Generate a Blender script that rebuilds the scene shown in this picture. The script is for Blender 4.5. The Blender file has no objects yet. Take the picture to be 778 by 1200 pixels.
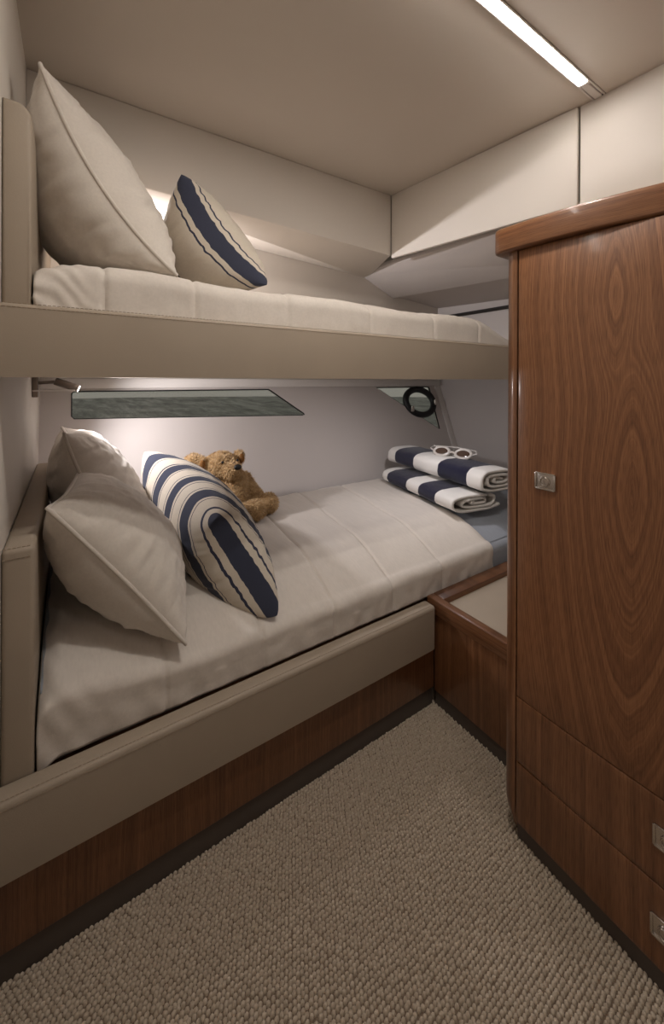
import bpy, bmesh, math, random
import numpy as np
from mathutils import Vector, Matrix, noise

random.seed(4)
rng = np.random.default_rng(4)
SC = bpy.context.scene
COL = SC.collection

# ------------------------------------------------------------------ camera
W, HH, F = 778, 1200, 460.0
YAW, ROLL, EYE = math.atan2(692, F), 0.0045, 1.2
view = Vector((math.cos(YAW), math.sin(YAW), 0))
right = Vector((math.sin(YAW), -math.cos(YAW), 0))
up = Vector((0, 0, 1))
cx = right * math.cos(ROLL) + up * math.sin(ROLL)
cy = up * math.cos(ROLL) - right * math.sin(ROLL)
cam_d = bpy.data.cameras.new('camera')
cam = bpy.data.objects.new('camera', cam_d)
COL.objects.link(cam)
cam.matrix_world = Matrix((
    (cx.x, cy.x, -view.x, 0), (cx.y, cy.y, -view.y, 0), (cx.z, cy.z, -view.z, EYE), (0, 0, 0, 1)))
cam_d.sensor_fit = 'VERTICAL'
cam_d.sensor_height = 36
cam_d.lens = F / HH * 36
cam_d.shift_y = -(600 - 444) / 1200
cam_d.clip_start = 0.01
cam_d.clip_end = 300
SC.camera = cam

# ------------------------------------------------------------------ world, exposure
SC.view_settings.view_transform = 'Standard'
SC.view_settings.look = 'None'
SC.view_settings.gamma = 1
SC.view_settings.exposure = 0.0
wd = bpy.data.worlds.new('overcast')
SC.world = wd
wd.use_nodes = True
wd.node_tree.nodes['Background'].inputs[0].default_value = (0.31, 0.30, 0.28, 1)
wd.node_tree.nodes['Background'].inputs[1].default_value = 1.0


def light(name, kind, loc, power, color=(1, 0.9, 0.8), **kw):
    d = bpy.data.lights.new(name, kind)
    d.energy = power
    d.color = color
    aim = kw.pop('aim', None)
    for k, v in kw.items():
        setattr(d, k, v)
    o = bpy.data.objects.new(name, d)
    COL.objects.link(o)
    o.location = loc
    if aim is not None:
        o.rotation_euler = (Vector(aim) - Vector(loc)).to_track_quat('-Z', 'Y').to_euler()
    return o


WARM = (1.0, 0.94, 0.88)
COOL = (0.99, 0.955, 0.985)
# recessed ceiling downlights of the cabin (behind the photographer)
DOWNLIGHTS = [((0.62, 0.47, 2.145), 5.5), ((0.40, -0.80, 2.145), 1.5)]
for i, (p, e) in enumerate(DOWNLIGHTS):
    light('downlight_lamp', 'AREA', (p[0], p[1], p[2] - 0.012), e, WARM, shape='DISK', size=0.09, aim=(p[0], p[1], 0))

# ------------------------------------------------------------------ materials
def lin(r, g, b):
    def f(v):
        v /= 255
        return v / 12.92 if v <= 0.04045 else ((v + 0.055) / 1.055) ** 2.4
    return (f(r), f(g), f(b), 1)


class NT:
    def __init__(self, name):
        self.m = bpy.data.materials.new(name)
        self.m.use_nodes = True
        self.t = self.m.node_tree
        self.b = self.t.nodes['Principled BSDF']
        self.out = self.t.nodes['Material Output']

    def n(self, typ, **kw):
        nd = self.t.nodes.new(typ)
        for k, v in kw.items():
            if k in ('operation', 'blend_type', 'data_type', 'noise_dimensions', 'feature', 'wave_type', 'bands_direction', 'attribute_name', 'interpolation', 'clamp'):
                setattr(nd, k, v)
            else:
                nd.inputs[k].default_value = v
        return nd

    def l(self, a, b):
        self.t.links.new(a, b)

    def coord(self, which='Object'):
        return self.t.nodes.new('ShaderNodeTexCoord').outputs[which]

    def mapped(self, src, scale):
        mp = self.t.nodes.new('ShaderNodeMapping')
        mp.inputs['Scale'].default_value = scale
        self.l(src, mp.inputs['Vector'])
        return mp.outputs[0]

    def noise(self, vec, scale=5, detail=3, rough=0.5, dims='3D', dist=0.0):
        nd = self.t.nodes.new('ShaderNodeTexNoise')
        nd.noise_dimensions = dims
        if vec is not None:
            self.l(vec, nd.inputs['W' if dims == '1D' else 'Vector'])
        nd.inputs['Scale'].default_value = scale
        nd.inputs['Detail'].default_value = detail
        nd.inputs['Roughness'].default_value = rough
        nd.inputs['Distortion'].default_value = dist
        return nd.outputs['Fac']

    def math(self, op, a, b=None, c=None):
        nd = self.t.nodes.new('ShaderNodeMath')
        nd.operation = op
        for i, v in enumerate((a, b, c)):
            if v is None:
                continue
            if isinstance(v, (int, float)):
                nd.inputs[i].default_value = v
            else:
                self.l(v, nd.inputs[i])
        return nd.outputs[0]

    def ramp(self, fac, stops, interp='LINEAR'):
        nd = self.t.nodes.new('ShaderNodeValToRGB')
        cr = nd.color_ramp
        cr.interpolation = interp
        while len(cr.elements) < len(stops):
            cr.elements.new(0.5)
        for e, (p, c) in zip(cr.elements, stops):
            e.position = p
            e.color = c
        self.l(fac, nd.inputs[0])
        return nd.outputs['Color']

    def mix(self, fac, a, b, mode='MIX'):
        nd = self.t.nodes.new('ShaderNodeMix')
        nd.data_type = 'RGBA'
        nd.blend_type = mode
        for sock, v in ((nd.inputs[0], fac), (nd.inputs[6], a), (nd.inputs[7], b)):
            if isinstance(v, (int, float, tuple)):
                sock.default_value = v
            else:
                self.l(v, sock)
        return nd.outputs[2]

    def bump(self, h, strength=0.3, dist=0.002, prev=None):
        nd = self.t.nodes.new('ShaderNodeBump')
        nd.inputs['Strength'].default_value = strength
        nd.inputs['Distance'].default_value = dist
        self.l(h, nd.inputs['Height'])
        if prev is not None:
            self.l(prev, nd.inputs['Normal'])
        return nd.outputs[0]

    def done(self, color=None, rough=0.5, normal=None, spec=0.5, **kw):
        if color is not None:
            if isinstance(color, tuple):
                self.b.inputs['Base Color'].default_value = color
            else:
                self.l(color, self.b.inputs['Base Color'])
        if isinstance(rough, (int, float)):
            self.b.inputs['Roughness'].default_value = rough
        else:
            self.l(rough, self.b.inputs['Roughness'])
        if normal is not None:
            self.l(normal, self.b.inputs['Normal'])
        self.b.inputs['Specular IOR Level'].default_value = spec
        for k, v in kw.items():
            self.b.inputs[k.replace('_', ' ')].default_value = v
        return self.m


def mat_leather(name, col, scale=420):
    k = NT(name)
    v = k.coord()
    n1 = k.noise(v, scale, 2)
    n2 = k.noise(v, 6, 3)
    c = k.mix(n2, tuple(x * 0.93 for x in col[:3]) + (1,), tuple(min(1, x * 1.06) for x in col[:3]) + (1,))
    return k.done(c, 0.55, k.bump(n1, 0.25, 0.0008), 0.35)


def mat_fabric(name, col, weave=900, sheen=0.2, var=0.08):
    k = NT(name)
    v = k.coord()
    a = k.noise(k.mapped(v, (1, 0.12, 1)), weave, 1)
    b = k.noise(k.mapped(v, (0.12, 1, 0.12)), weave, 1)
    w = k.math('ADD', a, b)
    slub = k.noise(k.mapped(v, (1, 0.06, 1)), 160, 2)
    c = k.mix(slub, tuple(x * (1 - var) for x in col[:3]) + (1,), tuple(min(1, x * (1 + var)) for x in col[:3]) + (1,))
    return k.done(c, 0.9, k.bump(w, 0.25, 0.0008), 0.15, Sheen_Weight=sheen)


def mat_panel(name, col, rough=0.6):
    k = NT(name)
    v = k.coord()
    n1 = k.noise(v, 300, 2)
    n2 = k.noise(v, 2.5, 3)
    c = k.mix(n2, tuple(x * 0.97 for x in col[:3]) + (1,), tuple(min(1, x * 1.03) for x in col[:3]) + (1,))
    return k.done(c, rough, k.bump(n1, 0.12, 0.0006), 0.3)


def mat_wood(name, across=1, along=2, ovals=(), seed=0.0, freq=17.0, gain=0.92, gloss=0.22, coat=0.4):
    """walnut veneer: growth-ring field over (across, along); ovals are flame figures"""
    k = NT(name)
    sep = k.t.nodes.new('ShaderNodeSeparateXYZ')
    k.l(k.coord(), sep.inputs[0])
    a, z = sep.outputs[across], sep.outputs[along]
    comb = k.t.nodes.new('ShaderNodeCombineXYZ')
    k.l(k.math('MULTIPLY', a, 5.0), comb.inputs[0])
    k.l(k.math('MULTIPLY', z, 0.9), comb.inputs[1])
    comb.inputs[2].default_value = seed
    warp = k.noise(comb.outputs[0], 1.0, 2, 0.4)
    comb2 = k.t.nodes.new('ShaderNodeCombineXYZ')
    k.l(k.math('MULTIPLY', a, 26.0), comb2.inputs[0])
    k.l(k.math('MULTIPLY', z, 3.0), comb2.inputs[1])
    comb2.inputs[2].default_value = seed + 3
    warp2 = k.noise(comb2.outputs[0], 1.0, 2, 0.5)
    f = None
    for (ac, zc, stretch, off) in ovals:
        # heart of a flame figure: pointed ovals that run out into straight grain
        da = k.math('POWER', k.math('ABSOLUTE', k.math('SUBTRACT', a, ac)), 1.5)
        dz = k.math('POWER', k.math('ABSOLUTE', k.math('MULTIPLY', k.math('SUBTRACT', z, zc), 1 / stretch)), 1.5)
        r = k.math('ADD', k.math('POWER', k.math('ADD', da, dz), 1 / 1.5), off)
        f = r if f is None else k.math('SMOOTH_MIN', f, r, 0.03)
    f = a if f is None else f
    f = k.math('MULTIPLY_ADD', warp, 0.055, f)
    f = k.math('MULTIPLY_ADD', warp2, 0.010, f)
    f = k.math('ADD', f, seed)
    bands = k.noise(f, freq * 2.2, 4, 0.62, '1D')
    fine = k.noise(f, freq * 11, 2, 0.5, '1D')
    comb3 = k.t.nodes.new('ShaderNodeCombineXYZ')
    k.l(k.math('MULTIPLY', a, 750.0), comb3.inputs[0])
    k.l(k.math('MULTIPLY', z, 22.0), comb3.inputs[1])
    pores = k.noise(comb3.outputs[0], 1.0, 2, 0.5)
    mixv = k.math('ADD', k.math('MULTIPLY', bands, 0.6), k.math('MULTIPLY', fine, 0.4))
    g = gain
    c = k.ramp(mixv, [(0.26, (0.115 * g, 0.045 * g, 0.019 * g, 1)), (0.42, (0.175 * g, 0.073 * g, 0.031 * g, 1)),
                      (0.55, (0.220 * g, 0.095 * g, 0.041 * g, 1)), (0.74, (0.295 * g, 0.135 * g, 0.060 * g, 1))])
    pd = k.ramp(pores, [(0.36, (0.6, 0.55, 0.5, 1)), (0.52, (1, 1, 1, 1))])
    c = k.mix(0.75, c, pd, 'MULTIPLY')
    return k.done(c, gloss + 0.15, None, 0.4, Coat_Weight=coat, Coat_Roughness=gloss * 0.5)


def mat_plain(name, col, rough=0.5, metallic=0.0, spec=0.5, nscale=40, var=0.05):
    k = NT(name)
    n = k.noise(k.coord(), nscale, 2)
    c = k.mix(n, tuple(x * (1 - var) for x in col[:3]) + (1,), tuple(min(1, x * (1 + var)) for x in col[:3]) + (1,))
    return k.done(c, rough, None, spec, Metallic=metallic)


def mat_emit(name, col, strength):
    k = NT(name)
    e = k.t.nodes.new('ShaderNodeEmission')
    e.inputs[0].default_value = col
    e.inputs[1].default_value = strength
    k.l(e.outputs[0], k.out.inputs[0])
    return k.m


def mat_stripes(name, bands, axis=0, ground=lin(205, 192, 175), uvname=None):
    """woven stripes from the cloth's own UV; bands = [(start, end, colour)] sorted"""
    k = NT(name)
    uv = k.t.nodes.new('ShaderNodeUVMap')
    sep = k.t.nodes.new('ShaderNodeSeparateXYZ')
    k.l(uv.outputs[0], sep.inputs[0])
    fac = sep.outputs[axis]
    stops = [(0.0, ground)]
    for a, b, col in bands:
        if a <= 0:
            stops[0] = (0.0, col)
        else:
            stops.append((a, col))
        if b < 1:
            stops.append((b, ground))
    c = None
    # a ramp holds 32 stops
    c = k.ramp(fac, stops[:32], 'CONSTANT')
    v = k.coord()
    slub = k.noise(k.mapped(v, (1, 0.08, 1)), 300, 2)
    c = k.mix(0.16, c, k.ramp(slub, [(0.3, (0.55, 0.55, 0.55, 1)), (0.7, (1, 1, 1, 1))]), 'MULTIPLY')
    a = k.noise(k.mapped(v, (1, 0.12, 1)), 900, 1)
    return k.done(c, 0.92, k.bump(a, 0.25, 0.0008), 0.12, Sheen_Weight=0.15)


M = {}
M['leather'] = mat_leather('leather_beige', lin(163, 149, 132))
M['ceil'] = mat_panel('ceiling_lining', lin(200, 190, 178))
M['panel'] = mat_panel('wall_lining', lin(218, 210, 200))
M['hull'] = mat_panel('hull_lining', lin(205, 197, 192))
M['white'] = mat_panel('white_trim', lin(222, 216, 210), 0.4)
M['quilt'] = mat_fabric('quilt_linen', lin(213, 204, 194), 800)
M['pillow'] = mat_fabric('pillow_linen', lin(213, 204, 193), 800)
M['sheet'] = mat_fabric('blue_grey_sheet', lin(150, 155, 163), 900)
M['piping'] = mat_fabric('piping_linen', lin(212, 203, 192), 900)
M['door'] = mat_wood('walnut_door', 1, 2, coat=0.25, ovals= ((0.194, 0.005, 5.0, 0.0), (0.228, 0.43, 5.0, 0.022)), seed=0.7, freq=27, gloss=0.28, gain=1.12)
M['wood_v'] = mat_wood('walnut_upright', 1, 2, (), 2.1)
M['wood_dv'] = mat_wood('walnut_drawer', 1, 2, (), 0.9)
M['wood_x'] = mat_wood('walnut_along_x', 2, 0, (), 4.2)
M['wood_xv'] = mat_wood('walnut_panel_x', 0, 2, (), 5.2, gain=0.9)
M['wood_y'] = mat_wood('walnut_along_y', 2, 1, (), 6.3)
M['wood_cap'] = mat_wood('walnut_cap', 2, 1, (), 7.3, freq=12, gain=1.0)
M['kick'] = mat_plain('dark_kickboard', lin(84, 75, 69), 0.5)
M['chrome'] = mat_plain('satin_chrome', lin(205, 198, 190), 0.25, 1.0)
M['black'] = mat_plain('black_rubber', lin(20, 20, 22), 0.5)
M['dark'] = mat_plain('dark_gasket', lin(22, 22, 22), 0.5)
M['gap'] = mat_plain('shadow_gap', lin(40, 34, 30), 0.8)
M['thread'] = mat_plain('thread', lin(150, 132, 112), 0.8)
M['lamp_metal'] = mat_plain('lamp_metal', lin(150, 138, 128), 0.35, 0.7)

# ------------------------------------------------------------------ mesh helpers
def link_mesh(name, bm, mat, parent=None, smooth=True, angle=35):
    me = bpy.data.meshes.new(name)
    bm.normal_update()
    bm.to_mesh(me)
    bm.free()
    return link_me(name, me, mat, parent, smooth, angle)


def link_me(name, me, mat, parent=None, smooth=True, angle=35):
    n = len(me.vertices)
    co = np.empty(n * 3)
    me.vertices.foreach_get('co', co)
    co = co.reshape(-1, 3)
    ctr = (co.min(0) + co.max(0)) / 2
    me.vertices.foreach_set('co', (co - ctr).ravel())
    if smooth:
        me.polygons.foreach_set('use_smooth', [True] * len(me.polygons))
        if angle:
            me.set_sharp_from_angle(angle=math.radians(angle))
    me.update()
    for mm in (mat if isinstance(mat, (list, tuple)) else [mat]):
        me.materials.append(mm)
    o = bpy.data.objects.new(name, me)
    COL.objects.link(o)
    loc = Vector(ctr)
    if parent is not None:
        o.parent = parent
        p = parent
        off = Vector((0, 0, 0))
        while p is not None:
            off += p.location
            p = p.parent
        o.location = loc - off
    else:
        o.location = loc
    return o


def thing(name, label, cat, loc, group=None):
    o = bpy.data.objects.new(name, None)
    o.empty_display_size = 0.05
    COL.objects.link(o)
    o.location = loc
    tag(o, label, cat, group)
    return o


def tag(o, label=None, cat=None, group=None, kind=None):
    if label:
        o['label'] = label
    if cat:
        o['category'] = cat
    if group:
        o['group'] = group
    if kind:
        o['kind'] = kind
    return o


def struct(o):
    o['kind'] = 'structure'
    return o


def bm_box(lo, hi, bev=0.0, seg=3, bm=None):
    own = bm is None
    b = bmesh.new()
    vs = [b.verts.new((x, y, z)) for x in (lo[0], hi[0]) for y in (lo[1], hi[1]) for z in (lo[2], hi[2])]
    for f in ((0, 1, 3, 2), (4, 6, 7, 5), (0, 4, 5, 1), (2, 3, 7, 6), (0, 2, 6, 4), (1, 5, 7, 3)):
        b.faces.new([vs[i] for i in f])
    bmesh.ops.recalc_face_normals(b, faces=b.faces)
    if bev > 0:
        bmesh.ops.bevel(b, geom=list(b.edges), offset=bev, segments=seg, profile=0.5, affect='EDGES', clamp_overlap=True)
    if own:
        return b
    merge(bm, b)
    return bm


def merge(dst, src):
    me = bpy.data.meshes.new('tmp')
    src.to_mesh(me)
    src.free()
    dst.from_mesh(me)
    bpy.data.meshes.remove(me)


def box(name, lo, hi, mat, parent=None, bev=0.004, seg=3):
    return link_mesh(name, bm_box(lo, hi, bev, seg), mat, parent)


def bm_prism(poly, z0, z1, bev=0.0, seg=3, fn=None):
    """plan polygon extruded from z0 to z1"""
    b = bmesh.new()
    lo = [b.verts.new((x, y, z0)) for x, y in poly]
    hi = [b.verts.new((x, y, z1)) for x, y in poly]
    n = len(poly)
    b.faces.new(lo[::-1])
    b.faces.new(hi)
    for i in range(n):
        b.faces.new((lo[i], lo[(i + 1) % n], hi[(i + 1) % n], hi[i]))
    bmesh.ops.recalc_face_normals(b, faces=b.faces)
    if bev:
        es = [e for e in b.edges if abs(e.verts[0].co.z - e.verts[1].co.z) < 1e-6]
        bmesh.ops.bevel(b, geom=es, offset=bev, segments=seg, profile=0.5, affect='EDGES', clamp_overlap=True)
    return b


def bm_hull(pts, bev=0.0, seg=2):
    b = bmesh.new()
    vs = [b.verts.new(p) for p in pts]
    bmesh.ops.convex_hull(b, input=vs)
    bmesh.ops.dissolve_limit(b, angle_limit=0.01, verts=b.verts, edges=b.edges)
    bmesh.ops.recalc_face_normals(b, faces=b.faces)
    if bev:
        bmesh.ops.bevel(b, geom=list(b.edges), offset=bev, segments=seg, profile=0.5, affect='EDGES', clamp_overlap=True)
    return b


def bm_tube(path, r, n=8, closed=False, bm=None):
    b = bm if bm is not None else bmesh.new()
    P = [Vector(p) for p in path]
    m = len(P)
    rings = []
    prev = None
    for i in range(m):
        if closed:
            t = (P[(i + 1) % m] - P[i - 1])
        else:
            t = P[min(i + 1, m - 1)] - P[max(i - 1, 0)]
        if t.length < 1e-9:
            t = Vector((0, 0, 1))
        t.normalize()
        if prev is None:
            ref = Vector((0, 0, 1)) if abs(t.z) < 0.9 else Vector((1, 0, 0))
            u = t.cross(ref).normalized()
        else:
            u = (prev - t * prev.dot(t))
            u = u.normalized() if u.length > 1e-6 else t.orthogonal().normalized()
        prev = u
        w = t.cross(u)
        rr = r[i] if isinstance(r, (list, tuple)) else r
        rings.append([b.verts.new(P[i] + (u * math.cos(2 * math.pi * k / n) + w * math.sin(2 * math.pi * k / n)) * rr) for k in range(n)])
    for i in range(m if closed else m - 1):
        a, c = rings[i], rings[(i + 1) % m]
        for k in range(n):
            b.faces.new((a[k], a[(k + 1) % n], c[(k + 1) % n], c[k]))
    if not closed:
        b.faces.new(rings[0][::-1])
        b.faces.new(rings[-1])
    return b


def bm_cyl(p0, p1, r, n=24, bev=0.0):
    b = bm_tube([p0, p1], r, n)
    if bev:
        es = [e for e in b.edges if len(e.link_faces) == 2 and any(len(f.verts) > 4 for f in e.link_faces)]
        bmesh.ops.bevel(b, geom=es, offset=bev, segments=2, profile=0.5, affect='EDGES')
    return b


def grid_mesh(name, nu, nv, fn, uvfn=None):
    """open grid of (nu+1)x(nv+1) points with UVs"""
    co = [fn(i / nu, j / nv) for i in range(nu + 1) for j in range(nv + 1)]
    fs = [(i * (nv + 1) + j, i * (nv + 1) + j + 1, (i + 1) * (nv + 1) + j + 1, (i + 1) * (nv + 1) + j) for i in range(nu) for j in range(nv)]
    me = bpy.data.meshes.new(name)
    me.from_pydata([tuple(c) for c in co], [], fs)
    uvl = me.uv_layers.new(name='UVMap')
    for p in me.polygons:
        for li, vi in zip(p.loop_indices, p.vertices):
            i, j = divmod(vi, nv + 1)
            uvl.data[li].uv = uvfn(i / nu, j / nv) if uvfn else (i / nu, j / nv)
    return me


def dashes(name, path, parent, mat, pitch=0.008, length=0.0055, r=0.0007, lift=(0, 0, 0)):
    """a row of stitches along a polyline"""
    b = bmesh.new()
    P = [Vector(p) + Vector(lift) for p in path]
    for a, c in zip(P[:-1], P[1:]):
        L = (c - a).length
        d = (c - a) / L
        s = 0.0
        while s + length < L:
            bm_tube([a + d * s, a + d * (s + length)], r, 4, bm=b)
            s += pitch
    o = link_mesh(name, b, mat, parent, smooth=False)
    o['kind'] = 'stuff'
    return o


def ss(t):
    t = max(0.0, min(1.0, t))
    return t * t * (3 - 2 * t)


# ------------------------------------------------------------------ floor and shell
CEIL = 2.15
fl = box('floor', (-0.2, -1.35, -0.05), (2.7, 2.4, -0.006), mat_plain('carpet_backing', lin(128, 112, 96), 0.95, spec=0.1), bev=0)
struct(fl)

# looped pile: every loop is a little dome
def carpet():
    px, py = 0.0092, 0.0088
    X = np.arange(-0.115, 1.20, px)
    Y = np.arange(-0.30, 1.03, py)
    gx, gy = np.meshgrid(X, Y, indexing='ij')
    gx = gx + (np.arange(len(Y)) % 2)[None, :] * px * 0.5
    c = np.stack([gx.ravel(), gy.ravel()], 1)
    # leave out what lies under the wardrobe and the bench
    keep = ~((c[:, 0] > 1.005) & (c[:, 1] < 0.60)) & ~((c[:, 0] > 1.135))
    c = c[keep]
    n = len(c)
    c = c + rng.normal(0, 0.0007, c.shape)
    a6 = np.arange(6) * math.pi / 3
    prof = [(1.0, 0.0), (0.92, 0.55), (0.5, 0.92)]
    tv = [(r * math.cos(a), r * math.sin(a), h) for r, h in prof for a in a6] + [(0, 0, 1.0)]
    tv = np.array(tv)
    fs = []
    for k in range(2):
        for i in range(6):
            fs.append((k * 6 + i, k * 6 + (i + 1) % 6, k * 6 + 6 + (i + 1) % 6, k * 6 + 6 + i))
    tri = [(12 + i, 12 + (i + 1) % 6, 18) for i in range(6)]
    sx = px * 0.56 * (1 + rng.normal(0, 0.05, n))
    sy = py * 0.50 * (1 + rng.normal(0, 0.05, n))
    sz = 0.0065 * (1 + rng.normal(0, 0.12, n))
    ang = rng.normal(0.12, 0.15, n)
    ca, sa = np.cos(ang)[:, None], np.sin(ang)[:, None]
    lx = tv[None, :, 0] * sx[:, None]
    ly = tv[None, :, 1] * sy[:, None]
    co = np.stack([c[:, :1] + lx * ca - ly * sa, c[:, 1:] + lx * sa + ly * ca, -0.006 + tv[None, :, 2] * sz[:, None]], 2)
    base = np.arange(n) * 19
    q = (base[:, None, None] + np.array(fs)[None]).reshape(n, -1)
    t = (base[:, None, None] + np.array(tri)[None]).reshape(n, -1)
    loops = np.concatenate([q, t], 1).ravel()
    tot = np.tile(np.array([4] * len(fs) + [3] * 6), n)
    start = np.concatenate([[0], np.cumsum(tot)[:-1]])
    me = bpy.data.meshes.new('carpet_loops')
    me.vertices.add(n * 19)
    me.vertices.foreach_set('co', co.ravel())
    me.loops.add(len(loops))
    me.loops.foreach_set('vertex_index', loops.astype(np.int32))
    me.polygons.add(len(tot))
    me.polygons.foreach_set('loop_start', start.astype(np.int32))
    me.polygons.foreach_set('loop_total', tot.astype(np.int32))
    me.update(calc_edges=True)
    k = NT('carpet_yarn')
    v = k.coord()
    n1 = k.noise(v, 110, 2)
    n2 = k.noise(v, 4, 2)
    cc = k.ramp(n1, [(0.3, lin(180, 164, 145)), (0.55, lin(198, 183, 163)), (0.75, lin(210, 196, 178))])
    cc = k.mix(k.math('MULTIPLY', n2, 0.25), cc, lin(174, 157, 138))
    m = k.done(cc, 0.95, k.bump(k.noise(v, 900, 2), 0.4, 0.001), 0.1, Sheen_Weight=0.2)
    o = link_me('carpet_loops', me, m, None, True, 0)
    o['kind'] = 'stuff'
    tag(o, 'beige looped-pile carpet covering the cabin floor between bunk and wardrobe', 'carpet')


carpet()

struct(box('wall_left', (-0.17, -1.35, -0.05), (-0.118, 2.4, CEIL), M['panel'], bev=0))
struct(box('wall_rear', (-0.17, -1.40, -0.05), (2.7, -1.35, CEIL), M['panel'], bev=0))
struct(box('wall_partition', (1.515, 0.604, -0.05), (2.7, 0.629, 2.149), M['panel'], bev=0))
struct(link_mesh('wall_forward', bm_hull([(x, y, z) for x in (2.60, 2.66) for y, z in ((0.60, -0.05), (1.825, -0.05), (2.29, 1.2), (0.60, 1.2))]), M['hull'], smooth=False))
struct(box('wall_forward_upper', (2.216, 0.62, 1.2), (2.27, 2.0, 1.80), M['hull'], bev=0))

ce = bpy.data.objects.new('ceiling', None)
COL.objects.link(ce)
ce.location = (1.0, 0.6, CEIL)
struct(ce)
box('ceiling_panel', (-0.17, 0.623, CEIL), (2.7, 2.5, CEIL + 0.04), M['ceil'], ce, bev=0.003)
box('ceiling_panel', (-0.17, -1.4, CEIL), (2.7, 0.583, CEIL + 0.04), M['ceil'], ce, bev=0.003)
box('ceiling_backing', (-0.17, 0.56, CEIL + 0.04), (2.7, 0.65, CEIL + 0.06), M['gap'], ce, bev=0)

# LED strip lying along the ceiling
led = thing('strip_light', 'long white LED strip light recessed in the ceiling above the wardrobe', 'ceiling light', (0.6, 0.603, CEIL))
box('housing', (-0.118, 0.586, CEIL + 0.006), (1.4695, 0.620, CEIL + 0.03), M['white'], led, bev=0.001)
box('lip', (-0.118, 0.6175, CEIL - 0.003), (1.4695, 0.6225, CEIL + 0.006), M['white'], led, bev=0.001)
box('lip', (-0.118, 0.5835, CEIL - 0.003), (1.4695, 0.5885, CEIL + 0.006), M['white'], led, bev=0.001)
M['led'] = mat_emit('led_diffuser', (1.0, 0.945, 0.89, 1), 32.0)
box('diffuser', (-0.118, 0.592, CEIL - 0.005), (1.36, 0.614, CEIL + 0.006), M['led'], led, bev=0.003)
box('end_cap', (1.36, 0.592, CEIL - 0.005), (1.467, 0.614, CEIL + 0.006), M['white'], led, bev=0.003)

for i, (p, e) in enumerate(DOWNLIGHTS):
    d = thing('downlight', ['round ceiling downlight in front of the wardrobe, out of view overhead', 'round ceiling downlight near the rear wall, out of view'][i], 'ceiling light', (p[0], p[1], CEIL))
    ring = [(p[0] + 0.055 * math.cos(a), p[1] + 0.055 * math.sin(a), CEIL - 0.004) for a in np.linspace(0, 2 * math.pi, 32, endpoint=False)]
    link_mesh('trim_ring', bm_tube(ring, 0.006, 8, True), M['chrome'], d)
    link_mesh('lens', bm_cyl((p[0], p[1], CEIL - 0.008), (p[0], p[1], CEIL - 0.001), 0.05, 24), M['white'], d)

# --- hull side wall, flared outwards, with two windows cut in
HK, HC = 0.386, 2.06 - 0.386 * 0.615
def hy(z):
    return HC + HK * z


def hp(x, z, off=0.0):
    """point on the flared hull lining; off > 0 comes into the cabin"""
    nrm = Vector((0, -1, HK)).normalized()
    return Vector((x, hy(z), z)) + nrm * off


WIN1 = [(0.012, 1.137), (0.0, 1.125), (0.0, 1.018), (0.012, 1.004), (1.232, 0.965), (1.252, 0.969), (1.248, 0.980), (1.045, 1.126), (1.028, 1.136)]
WIN2 = [(1.894, 1.139), (1.93, 1.118), (2.44, 0.807), (2.457, 0.803), (2.460, 0.82), (2.472, 1.128), (2.466, 1.140)]
b = bmesh.new()
loops = []
for pts in ([(-0.17, 0.02), (2.62, 0.02), (2.62, 1.205), (-0.17, 1.205)], WIN1, WIN2):
    vs = [b.verts.new(hp(x, z)) for x, z in pts]
    loops += [b.edges.new((vs[i], vs[(i + 1) % len(vs)])) for i in range(len(vs))]
bmesh.ops.triangle_fill(b, edges=loops, use_beauty=True, use_dissolve=False)
bmesh.ops.recalc_face_normals(b, faces=b.faces)
r = bmesh.ops.extrude_face_region(b, geom=list(b.faces))
vv = [g for g in r['geom'] if isinstance(g, bmesh.types.BMVert)]
bmesh.ops.translate(b, vec=Vector((0, 1, -HK)).normalized() * 0.02, verts=vv)
bmesh.ops.recalc_face_normals(b, faces=b.faces)
struct(link_mesh('wall_back', b, M['hull'], smooth=False))

kg = NT('tinted_glass')
tr = kg.t.nodes.new('ShaderNodeBsdfTransparent')
tr.inputs[0].default_value = (0.84, 0.84, 0.80, 1)
gl = kg.t.nodes.new('ShaderNodeBsdfGlossy')
gl.inputs['Roughness'].default_value = 0.02
ms = kg.t.nodes.new('ShaderNodeMixShader')
ms.inputs[0].default_value = 0.05
kg.l(tr.outputs[0], ms.inputs[1])
kg.l(gl.outputs[0], ms.inputs[2])
kg.l(ms.outputs[0], kg.out.inputs[0])
M['glass'] = kg.m

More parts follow.
